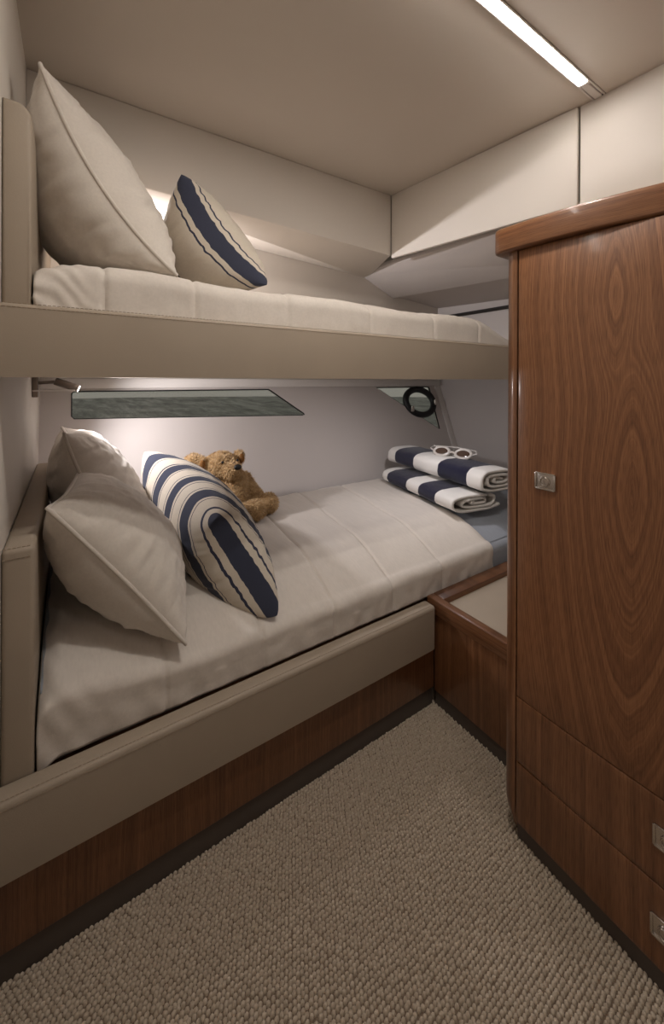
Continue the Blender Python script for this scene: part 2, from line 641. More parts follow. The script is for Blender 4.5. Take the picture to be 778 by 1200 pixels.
for wi, pts in enumerate((WIN1, WIN2)):
    we = bpy.data.objects.new('window_%d' % (wi + 1), None)
    COL.objects.link(we)
    we.location = hp(sum(p[0] for p in pts) / len(pts), sum(p[1] for p in pts) / len(pts))
    struct(we)
    cxm = sum(p[0] for p in pts) / len(pts)
    czm = sum(p[1] for p in pts) / len(pts)
    b = bmesh.new()
    bm_tube([hp(x, z, -0.006) for x, z in pts], 0.006, 6, True, bm=b)
    link_mesh('window_gasket', b, M['dark'], we)
    b = bmesh.new()
    fvs = [b.verts.new(hp(x, z, -0.012)) for x, z in pts]
    bvs = [b.verts.new(hp(x, z, -0.017)) for x, z in pts]
    b.faces.new(fvs)
    b.faces.new(bvs[::-1])
    for i in range(len(pts)):
        j = (i + 1) % len(pts)
        b.faces.new((fvs[i], bvs[i], bvs[j], fvs[j]))
    bmesh.ops.recalc_face_normals(b, faces=b.faces)
    link_mesh('pane', b, M['glass'], we, smooth=False)
    if wi == 1:
        C = (2.31, 1.018)
        ring = [hp(C[0] + 0.150 * math.cos(a), C[1] + 0.098 * math.sin(a), 0.004) for a in np.linspace(0, 2 * math.pi, 40, endpoint=False)]
        po = link_mesh('porthole_ring', bm_tube(ring, 0.025, 12, True), M['black'], we)
        po['label'] = 'black ring frame of the opening porthole'
        for q in (-2.55, -0.15):
            p = hp(C[0] + 0.150 * math.cos(q), C[1] + 0.098 * math.sin(q), 0.028)
            o = link_mesh('latch', bm_box(p - Vector((0.014, 0.008, 0.022)), p + Vector((0.014, 0.008, 0.022)), 0.005), M['chrome'], po)
            o['label'] = 'small bright metal latch'

# horizontal white pelmet above the windows
struct(link_mesh('trim_1', bm_hull([(x, y, z) for x in (-0.117, 2.56) for y, z in ((2.225, 1.148), (2.225, 1.198), (2.28, 1.148), (2.28, 1.198))], 0.004), M['white']))
# corner post of the end wall
struct(link_mesh('trim_2', bm_hull([hp(x, z, o) for x in (2.535, 2.598) for z in (0.40, 1.146) for o in (0.0, 0.006)], 0.002), M['white']))

# --- upper hull lining, back fascia and side fascia
struct(box('wall_back_upper', (-0.17, 1.95, 1.2), (2.3, 1.99, 2.15), M['panel'], bev=0))
struct(link_mesh('wall_back_fascia', bm_hull([(-0.118, 1.524, 2.149), (-0.118, 1.949, 2.149), (1.374, 1.524, 2.149), (1.374, 1.949, 2.149),
                                    (-0.118, 1.524, 1.882), (1.374, 1.524, 1.838), (-0.118, 1.949, 1.935), (1.56, 1.949, 1.838), (1.56, 1.949, 2.149)], 0.004), M['panel']))
def slab(name, a, b_, z0, z1, z0b, th, mat, bev=0.004):
    """upright panel between plan points a and b_, thickness th away from the cabin (+x)"""
    d = Vector((b_[0] - a[0], b_[1] - a[1], 0)).normalized()
    n = Vector((-d.y, d.x, 0))
    if n.x < 0:
        n = -n
    pts = []
    for p, zb in ((a, z0), (b_, z0b)):
        for z in (zb, z1):
            pts.append((p[0], p[1], z))
            pts.append((p[0] + n.x * th, p[1] + n.y * th, z))
    return link_mesh(name, bm_hull(pts, bev), mat)


struct(slab('wall_right_fascia', (1.374, 1.522), (1.459, 0.664), 1.824, 2.1495, 1.806, 0.022, M['panel'], 0.006))
struct(slab('wall_right', (1.470, 0.660), (1.52, -1.35), -0.05, 2.1495, -0.05, 0.04, M['panel'], 0.0))
# slanted locker underside, then the dark recess beyond it
struct(link_mesh('wall_right_slope', bm_hull([(1.491, 1.948, 1.856), (1.777, 1.948, 1.735), (1.777, 0.668, 1.672), (1.486, 0.668, 1.80),
                                              (1.491, 1.948, 1.88), (1.777, 1.948, 1.76), (1.777, 0.668, 1.70), (1.486, 0.668, 1.83)], 0.003), M['hull']))
struct(link_mesh('ceiling_recess', bm_hull([(1.785, 1.949, 1.755), (2.216, 1.949, 1.715), (2.216, 0.668, 1.66), (1.785, 0.668, 1.69),
                                             (1.785, 1.949, 1.79), (2.216, 1.949, 1.79), (2.216, 0.668, 1.79), (1.785, 0.668, 1.79)], 0.0), M['hull']))
struct(box('shadow_strip', (2.19, 0.64, 1.632), (2.215, 1.945, 1.65), M['gap'], bev=0.002))  # dark-coloured strip standing in for the shadow line below the recess

# ------------------------------------------------------------------ outside: sea
def sea():
    """swell out to 56 m on the window side, as a displaced fan"""
    na, nr = 420, 90
    vs, fs = [], []
    for j in range(nr + 1):
        r = 7 * (56 / 7) ** (j / nr)
        for i in range(na + 1):
            a = math.radians(15 + 150 * i / na)
            x, y = r * math.cos(a), r * math.sin(a)
            z = 0.16 * noise.noise(Vector((x * 0.35, y * 0.35, 0))) + 0.10 * noise.noise(Vector((x * 0.9, y * 0.9, 4)))
            vs.append((x, y, -1.3 + z * ss((56 - r) / 6 + 0.25)))
    for j in range(nr):
        for i in range(na):
            q = j * (na + 1) + i
            fs.append((q, q + 1, q + na + 2, q + na + 1))
    me = bpy.data.meshes.new('sea')
    me.from_pydata(vs, [], fs)
    k = NT('sea_water')
    v = k.coord()
    n1 = k.noise(k.mapped(v, (1.0, 0.16, 1)), 0.9, 4, 0.7)
    cc = k.ramp(n1, [(0.38, (0.03, 0.042, 0.040, 1)), (0.5, (0.15, 0.172, 0.160, 1)), (0.62, (0.34, 0.365, 0.35, 1))])
    m = k.done(cc, 0.4, None, 0.3)
    o = link_me('sea', me, m, None, True, 0)
    tag(o, 'dark rippled sea seen through the cabin windows', 'sea', kind='stuff')


sea()

# ------------------------------------------------------------------ lower bunk
lb = thing('lower_bunk', 'lower berth base with beige leather front rail and walnut panel below', 'bunk bed', (0.5, 1.02, 0))
def rail_bm(x0, x1, y0, y1, z0, z1, r):
    """upholstered rail with rounded upper edges"""
    b = bm_box((x0, y0, z0), (x1, y1, z1), 0)
    es = [e for e in b.edges if not (all(abs(v.co.z - z0) < 1e-6 for v in e.verts))]
    bmesh.ops.bevel(b, geom=es, offset=r, segments=4, profile=0.5, affect='EDGES', clamp_overlap=True)
    return b


rl = link_mesh('rail', rail_bm(-0.14, 1.112, 0.98, 1.034, 0.218, 0.374, 0.012), M['leather'], lb)
dashes('stitching', [(-0.12, 0.986, 0.3735), (1.10, 0.986, 0.3735)], rl, M['thread'], lift=(0, 0.004, 0.0008))
dashes('stitching', [(-0.12, 0.9800, 0.366), (1.10, 0.9800, 0.366)], rl, M['thread'], lift=(0, -0.0002, -0.004))
fp = box('front_panel', (-0.14, 1.0, 0.062), (1.123, 1.02, 0.219), M['wood_xv'], lb, bev=0.001)
box('kickboard', (-0.14, 1.006, -0.006), (1.123, 1.02, 0.064), M['kick'], lb, bev=0.001)
box('platform', (-0.11, 1.036, 0.30), (2.59, 1.93, 0.352), M['wood_x'], lb, bev=0.002)
hd = thing('head_panel', 'beige leather head panel at the left end of the lower bunk', 'headboard', (-0.09, 1.5, 0.353))
link_mesh('cushion', rail_bm(-0.1175, -0.062, 1.036, 2.03, 0.353, 0.845, 0.010), M['leather'], hd)
dashes('stitching', [(-0.116, 1.0355, 0.826), (-0.07, 1.0355, 0.826)], hd, M['thread'], lift=(0, -0.0002, 0))
dashes('stitching', [(-0.116, 1.043, 0.8455), (-0.07, 1.043, 0.8455)], hd, M['thread'])

# bench locker at the foot, half hidden by the wardrobe
bn = thing('bench_locker', 'low walnut bench locker with inset beige seat beside the wardrobe', 'locker', (1.4, 0.8, 0))
box('front_panel', (1.126, 0.632, 0.05), (1.146, 0.999, 0.335), M['wood_v'], bn, bev=0.001)
box('plinth', (1.132, 0.632, -0.006), (1.148, 0.999, 0.052), M['kick'], bn, bev=0.001)
box('top_rail', (1.117, 0.632, 0.334), (1.150, 1.030, 0.388), M['wood_y'], bn, bev=0.004)
box('top_rail', (1.150, 0.975, 0.330), (2.05, 1.030, 0.388), M['wood_x'], bn, bev=0.004)
st = box('seat_panel', (1.150, 0.632, 0.334), (2.05, 0.975, 0.370), M['leather'], bn, bev=0.004)
st['label'] = 'beige leather seat panel'

# mattress and quilt of the lower bunk
def zq(x, y):
    s = max(0.0, min(1.0, (y - 1.07) / 0.34))
    z = 0.472 + 0.072 * (1 - (1 - s) ** 2)
    z += 0.035 * math.exp(-((x + 0.02) / 0.16) ** 2) * ss((2.05 - y) / 0.4)
    return z


def prof(s, x, top_off=0.0, y_back=1.985):
    """section of the bed covers: s 0 at the hull, 1 at the foot of the front face"""
    if s < 0.72:
        y = y_back + (1.085 - y_back) * (s / 0.72)
        return y, zq(x, y) - top_off
    t = (s - 0.72) / 0.28
    # quarter-round roll then a nearly upright drop
    z1 = zq(x, 1.085) - top_off
    if t < 0.45:
        a = t / 0.45 * math.pi / 2
        return 1.085 - 0.042 * math.sin(a), z1 - 0.032 * (1 - math.cos(a))
    q = (t - 0.45) / 0.55
    zb = 0.372 - 0.012 * min(1, top_off * 50)
    return 1.043 + (0.002 - 0.004) * q, (z1 - 0.032) + (zb - (z1 - 0.032)) * q


SEAMS = [0.20, 0.46, 0.705, 0.955, 1.215]
def quilt_end(y):
    return 1.545 + 0.165 * max(0.0, y - 0.98)


def quilt_pt(u, v):
    y0, _ = prof(v, 0.3)
    xe = quilt_end(y0)
    x = -0.058 + (xe + 0.058) * u
    y, z = prof(v, x)
    d = 0.0
    skew = (y - 1.0) / 1.0
    for s in SEAMS:
        xs = s + skew * 0.19 * s / 1.3
        d -= 0.006 * math.exp(-((x - xs) / 0.006) ** 2) - 0.002 * math.exp(-((x - xs) / 0.045) ** 2)
    d += 0.005 * noise.noise(Vector((x * 9, y * 5, z * 9))) + 0.0022 * noise.noise(Vector((x * 30, y * 18, z * 30 + 5)))
    if v > 0.7:
        d += 0.004 * noise.noise(Vector((x * 22, 3.1, z * 14))) * (v - 0.7) / 0.3 * (1 if v < 0.9 else 2)
    # left end rolls down by the head panel with creases
    e = max(0.0, 0.045 - (x + 0.058)) / 0.045
    z -= 0.030 * e * e
    if x < 0.15:
        d += 0.0020 * math.sin(x * 120 + y * 45 + z * 60) * (1 - (x + 0.06) / 0.21)
    # the loose end dips onto the sheet
    e2 = max(0.0, 1 - (xe - x) / 0.035)
    d -= 0.006 * e2 * e2
    n = Vector((0, 0, 1)) if v < 0.72 else Vector((0, -0.8, 0.4))
    return Vector((x, y, z)) + n * d


me = grid_mesh('quilt', 420, 110, quilt_pt)
q = link_me('quilt', me, M['quilt'])
md = q.modifiers.new('thickness', 'SOLIDIFY')
md.thickness = 0.014
md.offset = -1
tag(q, 'cream quilted linen cover spread over the lower bunk', 'quilt')


def mat_pt(u, v):
    x = -0.055 + (2.595 + 0.055) * u
    y, z = prof(v, x, 0.02, 1.985)
    if v > 0.72:
        y += 0.016
    if v > 0.995:
        z = 0.357
    z += 0.002 * noise.noise(Vector((x * 12, y * 12, 0)))
    return Vector((x, y, z))


me = grid_mesh('mattress', 120, 60, mat_pt)
mt = link_me('mattress', me, M['sheet'])
md = mt.modifiers.new('thickness', 'SOLIDIFY')
md.thickness = 0.04
md.offset = -1
tag(mt, 'lower bunk mattress in a blue-grey sheet, showing under the folded towels', 'mattress')

# ------------------------------------------------------------------ upper bunk
ub = thing('upper_bunk', 'upper berth with deep beige leather rail across the cabin', 'bunk bed', (0.8, 1.0, 1.2))
rl = link_mesh('rail', rail_bm(-0.14, 2.214, 0.98, 1.022, 1.2005, 1.346, 0.010), M['leather'], ub)
dashes('stitching', [(-0.12, 0.984, 1.3465), (1.6, 0.984, 1.3465)], rl, M['thread'], lift=(0, 0.004, 0.0005))
dashes('stitching', [(-0.12, 0.9797, 1.338), (1.6, 0.9797, 1.338)], rl, M['thread'])
box('bunk_base', (-0.117, 1.022, 1.2035), (2.598, 2.26, 1.340), M['white'], ub, bev=0.002)
b = bm_box((-0.1175, 1.022, 1.341), (-0.070, 1.948, 1.765), 0)
es = [e for e in b.edges if all(v.co.x > -0.1 for v in e.verts) and abs(e.verts[0].co.y - e.verts[1].co.y) > 0.1 and e.verts[0].co.z > 1.5]
bmesh.ops.bevel(b, geom=es, offset=0.028, segments=6, profile=0.5, affect='EDGES')
es = [e for e in b.edges if all(abs(v.co.y - 1.022) < 1e-5 for v in e.verts)]
bmesh.ops.bevel(b, geom=es, offset=0.008, segments=3, profile=0.5, affect='EDGES')
tag(link_mesh('head_panel', b, M['leather']), 'tall beige leather head panel with a rounded top at the left of the upper bunk', 'headboard')

US = [0.062, 0.265, 0.53, 0.84, 1.15, 1.42]
def upq(u, v):
    x = -0.066 + (1.70 + 0.066) * u
    zt = 1.458 - 0.07 * ss((x - 1.42) / 0.28) - 0.025 * (max(0, 0.02 - x) / 0.086) ** 2 + 0.004 * math.sin(x * 11)
    if v < 0.6:
        y = 1.93 + (1.075 - 1.93) * v / 0.6
        z = zt + 0.006 * ss((y - 1.07) / 0.2)
        n = Vector((0, 0, 1))
    else:
        t = (v - 0.6) / 0.4
        a = min(1, t / 0.55) * math.pi / 2
        y = 1.075 - 0.047 * math.sin(a)
        z = zt - 0.045 * (1 - math.cos(a))
        if t > 0.55:
            z = zt - 0.045 + (1.346 - zt + 0.045) * (t - 0.55) / 0.45
        n = Vector((0, -math.sin(a), math.cos(a)))
    d = 0.004 * noise.noise(Vector((x * 8, y * 6, z * 10))) + 0.002 * noise.noise(Vector((x * 30, y * 20, z * 25)))
    for s in US:
        d -= 0.005 * math.exp(-((x - s) / 0.006) ** 2)
    if x < 0.09:
        d += 0.0022 * math.sin(z * 150 + x * 120 + 3 * noise.noise(Vector((x * 20, z * 20, 1)))) * (1 - (x + 0.066) / 0.156)
    return Vector((x, y, z)) + n * d


uq = link_me('bunk_mattress', grid_mesh('bunk_mattress', 380, 70, upq), M['quilt'])
md = uq.modifiers.new('thickness', 'SOLIDIFY')
md.thickness = 0.02
md.offset = -1
tag(uq, 'cream quilted mattress on the upper bunk behind its leather rail', 'mattress')

# ------------------------------------------------------------------ wardrobe
wr = thing('wardrobe', 'tall glossy walnut wardrobe with rounded corner and drawers at the right', 'wardrobe', (1.2, 0.2, 0))
YL, YR = 0.586, -0.30
def face_x(y, z):
    """bowed front: nearly straight low down, curving away at the top"""
    t = (YL - y)
    xb = 0.972 - 0.050 * t + 0.05 * t * t
    xt = 0.974 + 0.02 * t + 0.30 * t * t if t < 0.35 else 0.974 + 0.007 + 0.03675 + (t - 0.35) * 0.23
    k = z / 1.54
    return xb + (xt - xb) * k


def front_slab(name, y0, y1, z0, z1, mat, th=0.018, r=0.003, n=28, m=10):
    b = bmesh.new()
    def X(y, z):
        return face_x(y, z)
    rows = []
    for i in range(n + 1):
        y = y0 + (y1 - y0) * i / n
        row = []
        for j in range(m + 1):
            z = z0 + (z1 - z0) * j / m
            row.append(b.verts.new((X(y, z), y, z)))
        rows.append(row)
    for i in range(n):
        for j in range(m):
            b.faces.new((rows[i][j], rows[i + 1][j], rows[i + 1][j + 1], rows[i][j + 1]))
    bmesh.ops.recalc_face_normals(b, faces=b.faces)
    if sum(f.normal.x for f in b.faces) > 0:
        bmesh.ops.reverse_faces(b, faces=b.faces)
    rim = [e for e in b.edges if e.is_boundary]
    rr = bmesh.ops.extrude_edge_only(b, edges=rim)
    nv = [g for g in rr['geom'] if isinstance(g, bmesh.types.BMVert)]
    cyy, czz = (y0 + y1) / 2, (z0 + z1) / 2
    bmesh.ops.translate(b, vec=(th, 0, 0), verts=nv)
    bmesh.ops.contextual_create(b, geom=[e for e in b.edges if e.is_boundary])
    bmesh.ops.bevel(b, geom=rim, offset=r, segments=2, profile=0.5, affect='EDGES')
    bmesh.ops.recalc_face_normals(b, faces=b.faces)
    return link_mesh(name, b, mat, wr, angle=40)


dr = front_slab('door', YR, YL, 0.3745, 1.538, M['door'])
d1 = front_slab('drawer', YR, YL, 0.2055, 0.3725, M['wood_dv'])
d2 = front_slab('drawer', YR, YL, 0.046, 0.2035, M['wood_dv'])
# carcass behind the fronts
poly = [(face_x(YL, 0.8) + 0.055, 0.60), (1.44, 0.60), (1.462, -0.31), (1.13, -0.31)]
link_mesh('carcass', bm_prism(poly, 0.04, 1.538), M['wood_v'], wr, smooth=False)
# rounded corner post
def post():
    b = bmesh.new()
    prof_ = []
    # plan outline: starts at the door gap, bows round to the far side
    x0 = 0.973
    pts = [(x0 + 0.02, 0.5885), (x0, 0.5885)]
    for a in np.linspace(0, math.pi / 2, 10):
        pts.append((x0 + 0.034 * (1 - math.cos(a)) - 0.001 * math.sin(2 * a), 0.594 + 0.034 * math.sin(a)))
    pts.append((x0 + 0.08, 0.628))
    pts.append((x0 + 0.08, 0.602))
    zs = [0.020, 0.027, 0.040, 0.062, 0.09, 0.3, 0.6, 0.9, 1.2, 1.45, 1.54]
    rows = []
    for z in zs:
        k = max(0.0, 1 - (z - 0.020) / 0.07)
        ins = 0.016 * k * k
        rows.append([b.verts.new((x + (ins if 1 <= i else 0), y - (ins if y > 0.6 and i > 3 else 0), z)) for i, (x, y) in enumerate(pts)])
    n = len(pts)
    for r0, r1 in zip(rows[:-1], rows[1:]):
        for i in range(n):
            b.faces.new((r0[i], r0[(i + 1) % n], r1[(i + 1) % n], r1[i]))
    b.faces.new(rows[0][::-1])
    b.faces.new(rows[-1])
    bmesh.ops.recalc_face_normals(b, faces=b.faces)
    return link_mesh('corner_post', b, M['wood_v'], wr, angle=50)


post()
# plinth
ys = np.linspace(0.588, YR, 16)
poly = [(face_x(y, 0.0) + 0.012, y) for y in ys] + [(1.3, YR), (1.3, 0.588)]
link_mesh('plinth', bm_prism(poly, -0.006, 0.046), M['kick'], wr, angle=30)
# top cap with overhang and rounded end
def cap():
    pts = []
    xs = [(0.650, 0.968), (0.643, 0.9605), (0.630, 0.957), (0.60, 0.9565), (0.557, 0.9575), (0.50, 0.9605), (0.442, 0.967), (0.39, 0.977), (0.34, 0.989), (0.292, 1.002), (0.2, 1.026), (0.05, 1.062), (-0.15, 1.105), (-0.31, 1.14)]
    front = [(x, y) for y, x in xs]
    pts = front + [(1.462, -0.31), (1.45, 0.655), (1.02, 0.655), (0.985, 0.655), (0.974, 0.6535)]
    b = bm_prism(pts, 1.539, 1.605, 0.007, 3)
    return link_mesh('top_cap', b, M['wood_cap'], wr, angle=35)


cap()

def lock(parent, y, z, w, h, lab):
    x = face_x(y, z)
    s = (face_x(y + 0.01, z) - face_x(y - 0.01, z)) / 0.02
    def P(dy, dz, off):
        return Vector((x + s * dy - off, y + dy, z + dz))
    b = bm_hull([P(a * w / 2, c * h / 2, o) for a in (-1, 1) for c in (-1, 1) for o in (-0.0015, 0.0035)], 0.0012)
    p = link_mesh('latch_plate', b, M['chrome'], parent)
    p['label'] = lab
    b = bm_cyl(P(0, 0, 0.003), P(0, 0, 0.0055), h * 0.36, 24, 0.0008)
    link_mesh('button', b, M['lamp_metal'], p)


def lock_parts(parent, y, z, w, h, lab):
    x = face_x(y, z)
    s = (face_x(y + 0.01, z) - face_x(y - 0.01, z)) / 0.02
    def P(dy, dz, off):
        return Vector((x + s * dy - off, y + dy, z + dz))
    b = bm_hull([P(a * w / 2, c * h / 2, o) for a in (-1, 1) for c in (-1, 1) for o in (-0.0015, 0.0030)], 0.001)
    for sg in (-1, 1):
        merge(b, bm_hull([P(a * w / 2, sg * h / 2 + c * 0.0022, o) for a in (-1, 1) for c in (-1, 1) for o in (0.0, 0.005)], 0.0008))
        merge(b, bm_hull([P(sg * w / 2 + c * 0.0022, a * h / 2, o) for a in (-1, 1) for c in (-1, 1) for o in (0.0, 0.005)], 0.0008))
    merge(b, bm_cyl(P(0, 0, 0.002), P(0, 0, 0.0075), h * 0.33, 28, 0.001))
    ring = [P(h * 0.26 * math.cos(a), h * 0.26 * math.sin(a), 0.0078) for a in np.linspace(0, 2 * math.pi, 24, endpoint=False)]
    bm_tube(ring, 0.0016, 6, True, bm=b)
    p = link_mesh('push_latch', b, M['chrome'], parent)
    p['label'] = lab


lock_parts(dr, 0.513, 0.950, 0.046, 0.038, 'square chrome push latch')
lock_parts(d1, 0.270, 0.300, 0.046, 0.040, 'square chrome push latch')
lock_parts(d2, 0.272, 0.126, 0.046, 0.040, 'square chrome push latch')

# ------------------------------------------------------------------ pillows
def pillow(name, nb, nt, fb, ft, T_front, T_back, mat, label, cat='pillow', pull=0.09, sag=0.0, wr_amp=0.006, seed=0, pipe=0.005, pipemat=None, group=None, N=96, expo=0.5, pull_v=None, front_dir=(1, 0, 0.3), belly=0.0):
    """cushion between four corners (near/far x bottom/top); u runs near to far, v bottom to top"""
    nb, nt, fb, ft = map(Vector, (nb, nt, fb, ft))
    nrm = (fb - nb + ft - nt).cross(nt - nb + ft - fb).normalized()
    if nrm.dot(Vector(front_dir)) < 0:
        nrm = -nrm
    pull_v = pull if pull_v is None else pull_v
    def base(u, v):
        # u, v in -1..1 ; the edges draw inwards between the corners
        uu = u * (1 - pull * (1 - v * v))
        vv = v * (1 - pull_v * (1 - u * u))
        a, c = (uu + 1) / 2, (vv + 1) / 2
        p = nb * (1 - a) * (1 - c) + nt * (1 - a) * c + fb * a * (1 - c) + ft * a * c
        return p - nrm * sag * (1 - v * v)
    def samp(i):
        t = -1 + 2 * i / N
        return math.sin(t * math.pi / 2)
    def surf(side):
        T = T_front if side > 0 else T_back
        def fn(a, c):
            u, v = samp(a * N), samp(c * N)
            m = max(0.0, (1 - u * u) * (1 - v * v))
            w = m ** expo
            # heavy filling settles to the bottom
            w *= 1 + belly * (-v) * 0.5
            p = base(u, v)
            e = min(1 - abs(u), 1 - abs(v))
            q = Vector((u * 2.2, v * 2.2, side * 3 + seed))
            wr = 0.35 * noise.noise(q * 1.3)
            # pleats running away from the seams
            ku = math.exp(-(1 - abs(u)) / 0.28)
            kv = math.exp(-(1 - abs(v)) / 0.28)
            wr += 1.5 * ku * noise.noise(Vector((u * 1.8, v * 9.5, seed + side * 7))) + 1.2 * kv * noise.noise(Vector((u * 9.5, v * 1.8, seed + 11 + side * 7)))
            wr += 0.9 * ku * abs(noise.noise(Vector((u * 2.5, v * 17 + u * 4, seed + 3 + side * 7)))) + 0.6 * kv * noise.noise(Vector((u * 18, v * 2.5, seed + 23)))
            wr += 0.35 * noise.noise(Vector((u * 6, v * 9, seed + side * 5)))
            wr *= min(1.0, m ** 0.35 * 1.5)
            return p + nrm * side * (T * w + wr_amp * wr)
        return fn
    def arcs(side):
        # cloth coordinate: distance from the near seam over the bulge, so a woven stripe keeps its width
        T = T_front if side > 0 else T_back
        rows = []
        for j in range(N + 1):
            v = samp(j)
            pv, acc = None, []
            for i in range(N + 1):
                u = samp(i)
                p = base(u, v) + nrm * side * T * max(0.0, (1 - u * u) * (1 - v * v)) ** expo
                acc.append(0.0 if pv is None else acc[-1] + (p - pv).length)
                pv = p
            rows.append(acc)
        return rows
    ARC = {1: arcs(1), -1: arcs(-1)}
    full = max(r[-1] for sd in ARC for r in ARC[sd])
    ARC = {sd: [[x / full for x in r] for r in ARC[sd]] for sd in ARC}
    def uvf_side(side):
        return lambda a, c: (ARC[side][int(round(c * N))][int(round(a * N))], c)
    b = bmesh.new()
    for side in (1, -1):
        me = grid_mesh('t', N, N, surf(side), uvf_side(side))
        b.from_mesh(me)
        bpy.data.meshes.remove(me)
    bmesh.ops.remove_doubles(b, verts=b.verts, dist=0.0004)
    bmesh.ops.recalc_face_normals(b, faces=b.faces)
    ctr = (nb + nt + fb + ft) / 4
    if pipe:
        root = thing(name, label, cat, ctr, group)
        link_mesh('cover', b, mat, root, angle=80)
        path = []
        k = 26
        for s in range(k):
            path.append(base(-1, -1 + 2 * s / k))
        for s in range(k):
            path.append(base(-1 + 2 * s / k, 1))
        for s in range(k):
            path.append(base(1, 1 - 2 * s / k))
        for s in range(k):
            path.append(base(1 - 2 * s / k, -1))
        link_mesh('piping', bm_tube(path, pipe, 8, True), pipemat or M['piping'], root, angle=0)
        return root
    o = link_mesh(name, b, mat, None, angle=80)
    tag(o, label, cat, group)
    return o


NAVY = lin(60, 63, 78)
NAVYL = lin(58, 60, 78)
# lower cushion: stripes run parallel to its short near edge
def band(c, w):
    return [(c - w - 0.015, c - w - 0.010, NAVYL), (c - w, c + w, NAVY), (c + w + 0.010, c + w + 0.015, NAVYL)]


edge = [(0.0, 0.034, NAVY), (0.062, 0.071, NAVYL)]
M['stripe_low'] = mat_stripes('ticking_lower', edge + band(0.175, 0.030) + band(0.31, 0.024) + band(0.44, 0.026) + band(0.60, 0.036), 0, lin(205, 194, 178))
M['stripe_up'] = mat_stripes('ticking_upper', [(0.0, 0.050, NAVY), (0.080, 0.092, NAVYL), (0.40, 0.412, NAVYL), (0.44, 0.56, NAVY), (0.60, 0.612, NAVYL), (0.95, 1.0, NAVY)], 0, lin(205, 194, 178))

# upper bunk, big pillow leaning on the head panel
pillow('pillow', (0.229, 1.08, 1.470), (-0.060, 1.10, 1.905), (0.20, 1.60, 1.480), (-0.075, 1.60, 1.90), 0.165, 0.155, M['pillow'],
       'large cream pillow with piped edge leaning on the upper bunk head panel', seed=2, pull=0.10, sag=0.03, wr_amp=0.015)
pillow('striped_cushion', (0.490, 1.095, 1.482), (0.275, 1.24, 1.815), (0.53, 1.50, 1.50), (0.37, 1.60, 1.80), 0.135, 0.14, M['stripe_up'],
       'small cream cushion with navy stripes on the upper bunk', 'cushion', seed=9, pull=0.06, sag=0.035, wr_amp=0.007, pipe=0, expo=0.45)
# lower bunk
pillow('pillow', (0.225, 1.40, 0.575), (-0.018, 1.46, 1.030), (0.23, 1.92, 0.590), (-0.03, 1.92, 1.0), 0.14, 0.125, M['pillow'],
       'cream pillow standing at the back against the lower head panel', seed=5, pull=0.10, sag=0.03, wr_amp=0.015)
pillow('pillow', (0.245, 1.035, 0.525), (-0.044, 1.095, 0.905), (0.30, 1.47, 0.61), (0.02, 1.50, 0.90), 0.11, 0.16, M['pillow'],
       'cream piped pillow lying in front, tilted over the other lower bunk pillow', seed=8, pull=0.07, wr_amp=0.011)
pillow('striped_cushion', (0.510, 1.055, 0.500), (0.385, 1.25, 0.750), (0.56, 1.80, 0.60), (0.255, 1.78, 0.893), 0.12, 0.165, M['stripe_low'],
       'cream bolster cushion with navy bands propped on the lower bunk pillows', 'cushion', seed=14, pull=0.03, pull_v=0.05, wr_amp=0.006, pipe=0, expo=0.36)

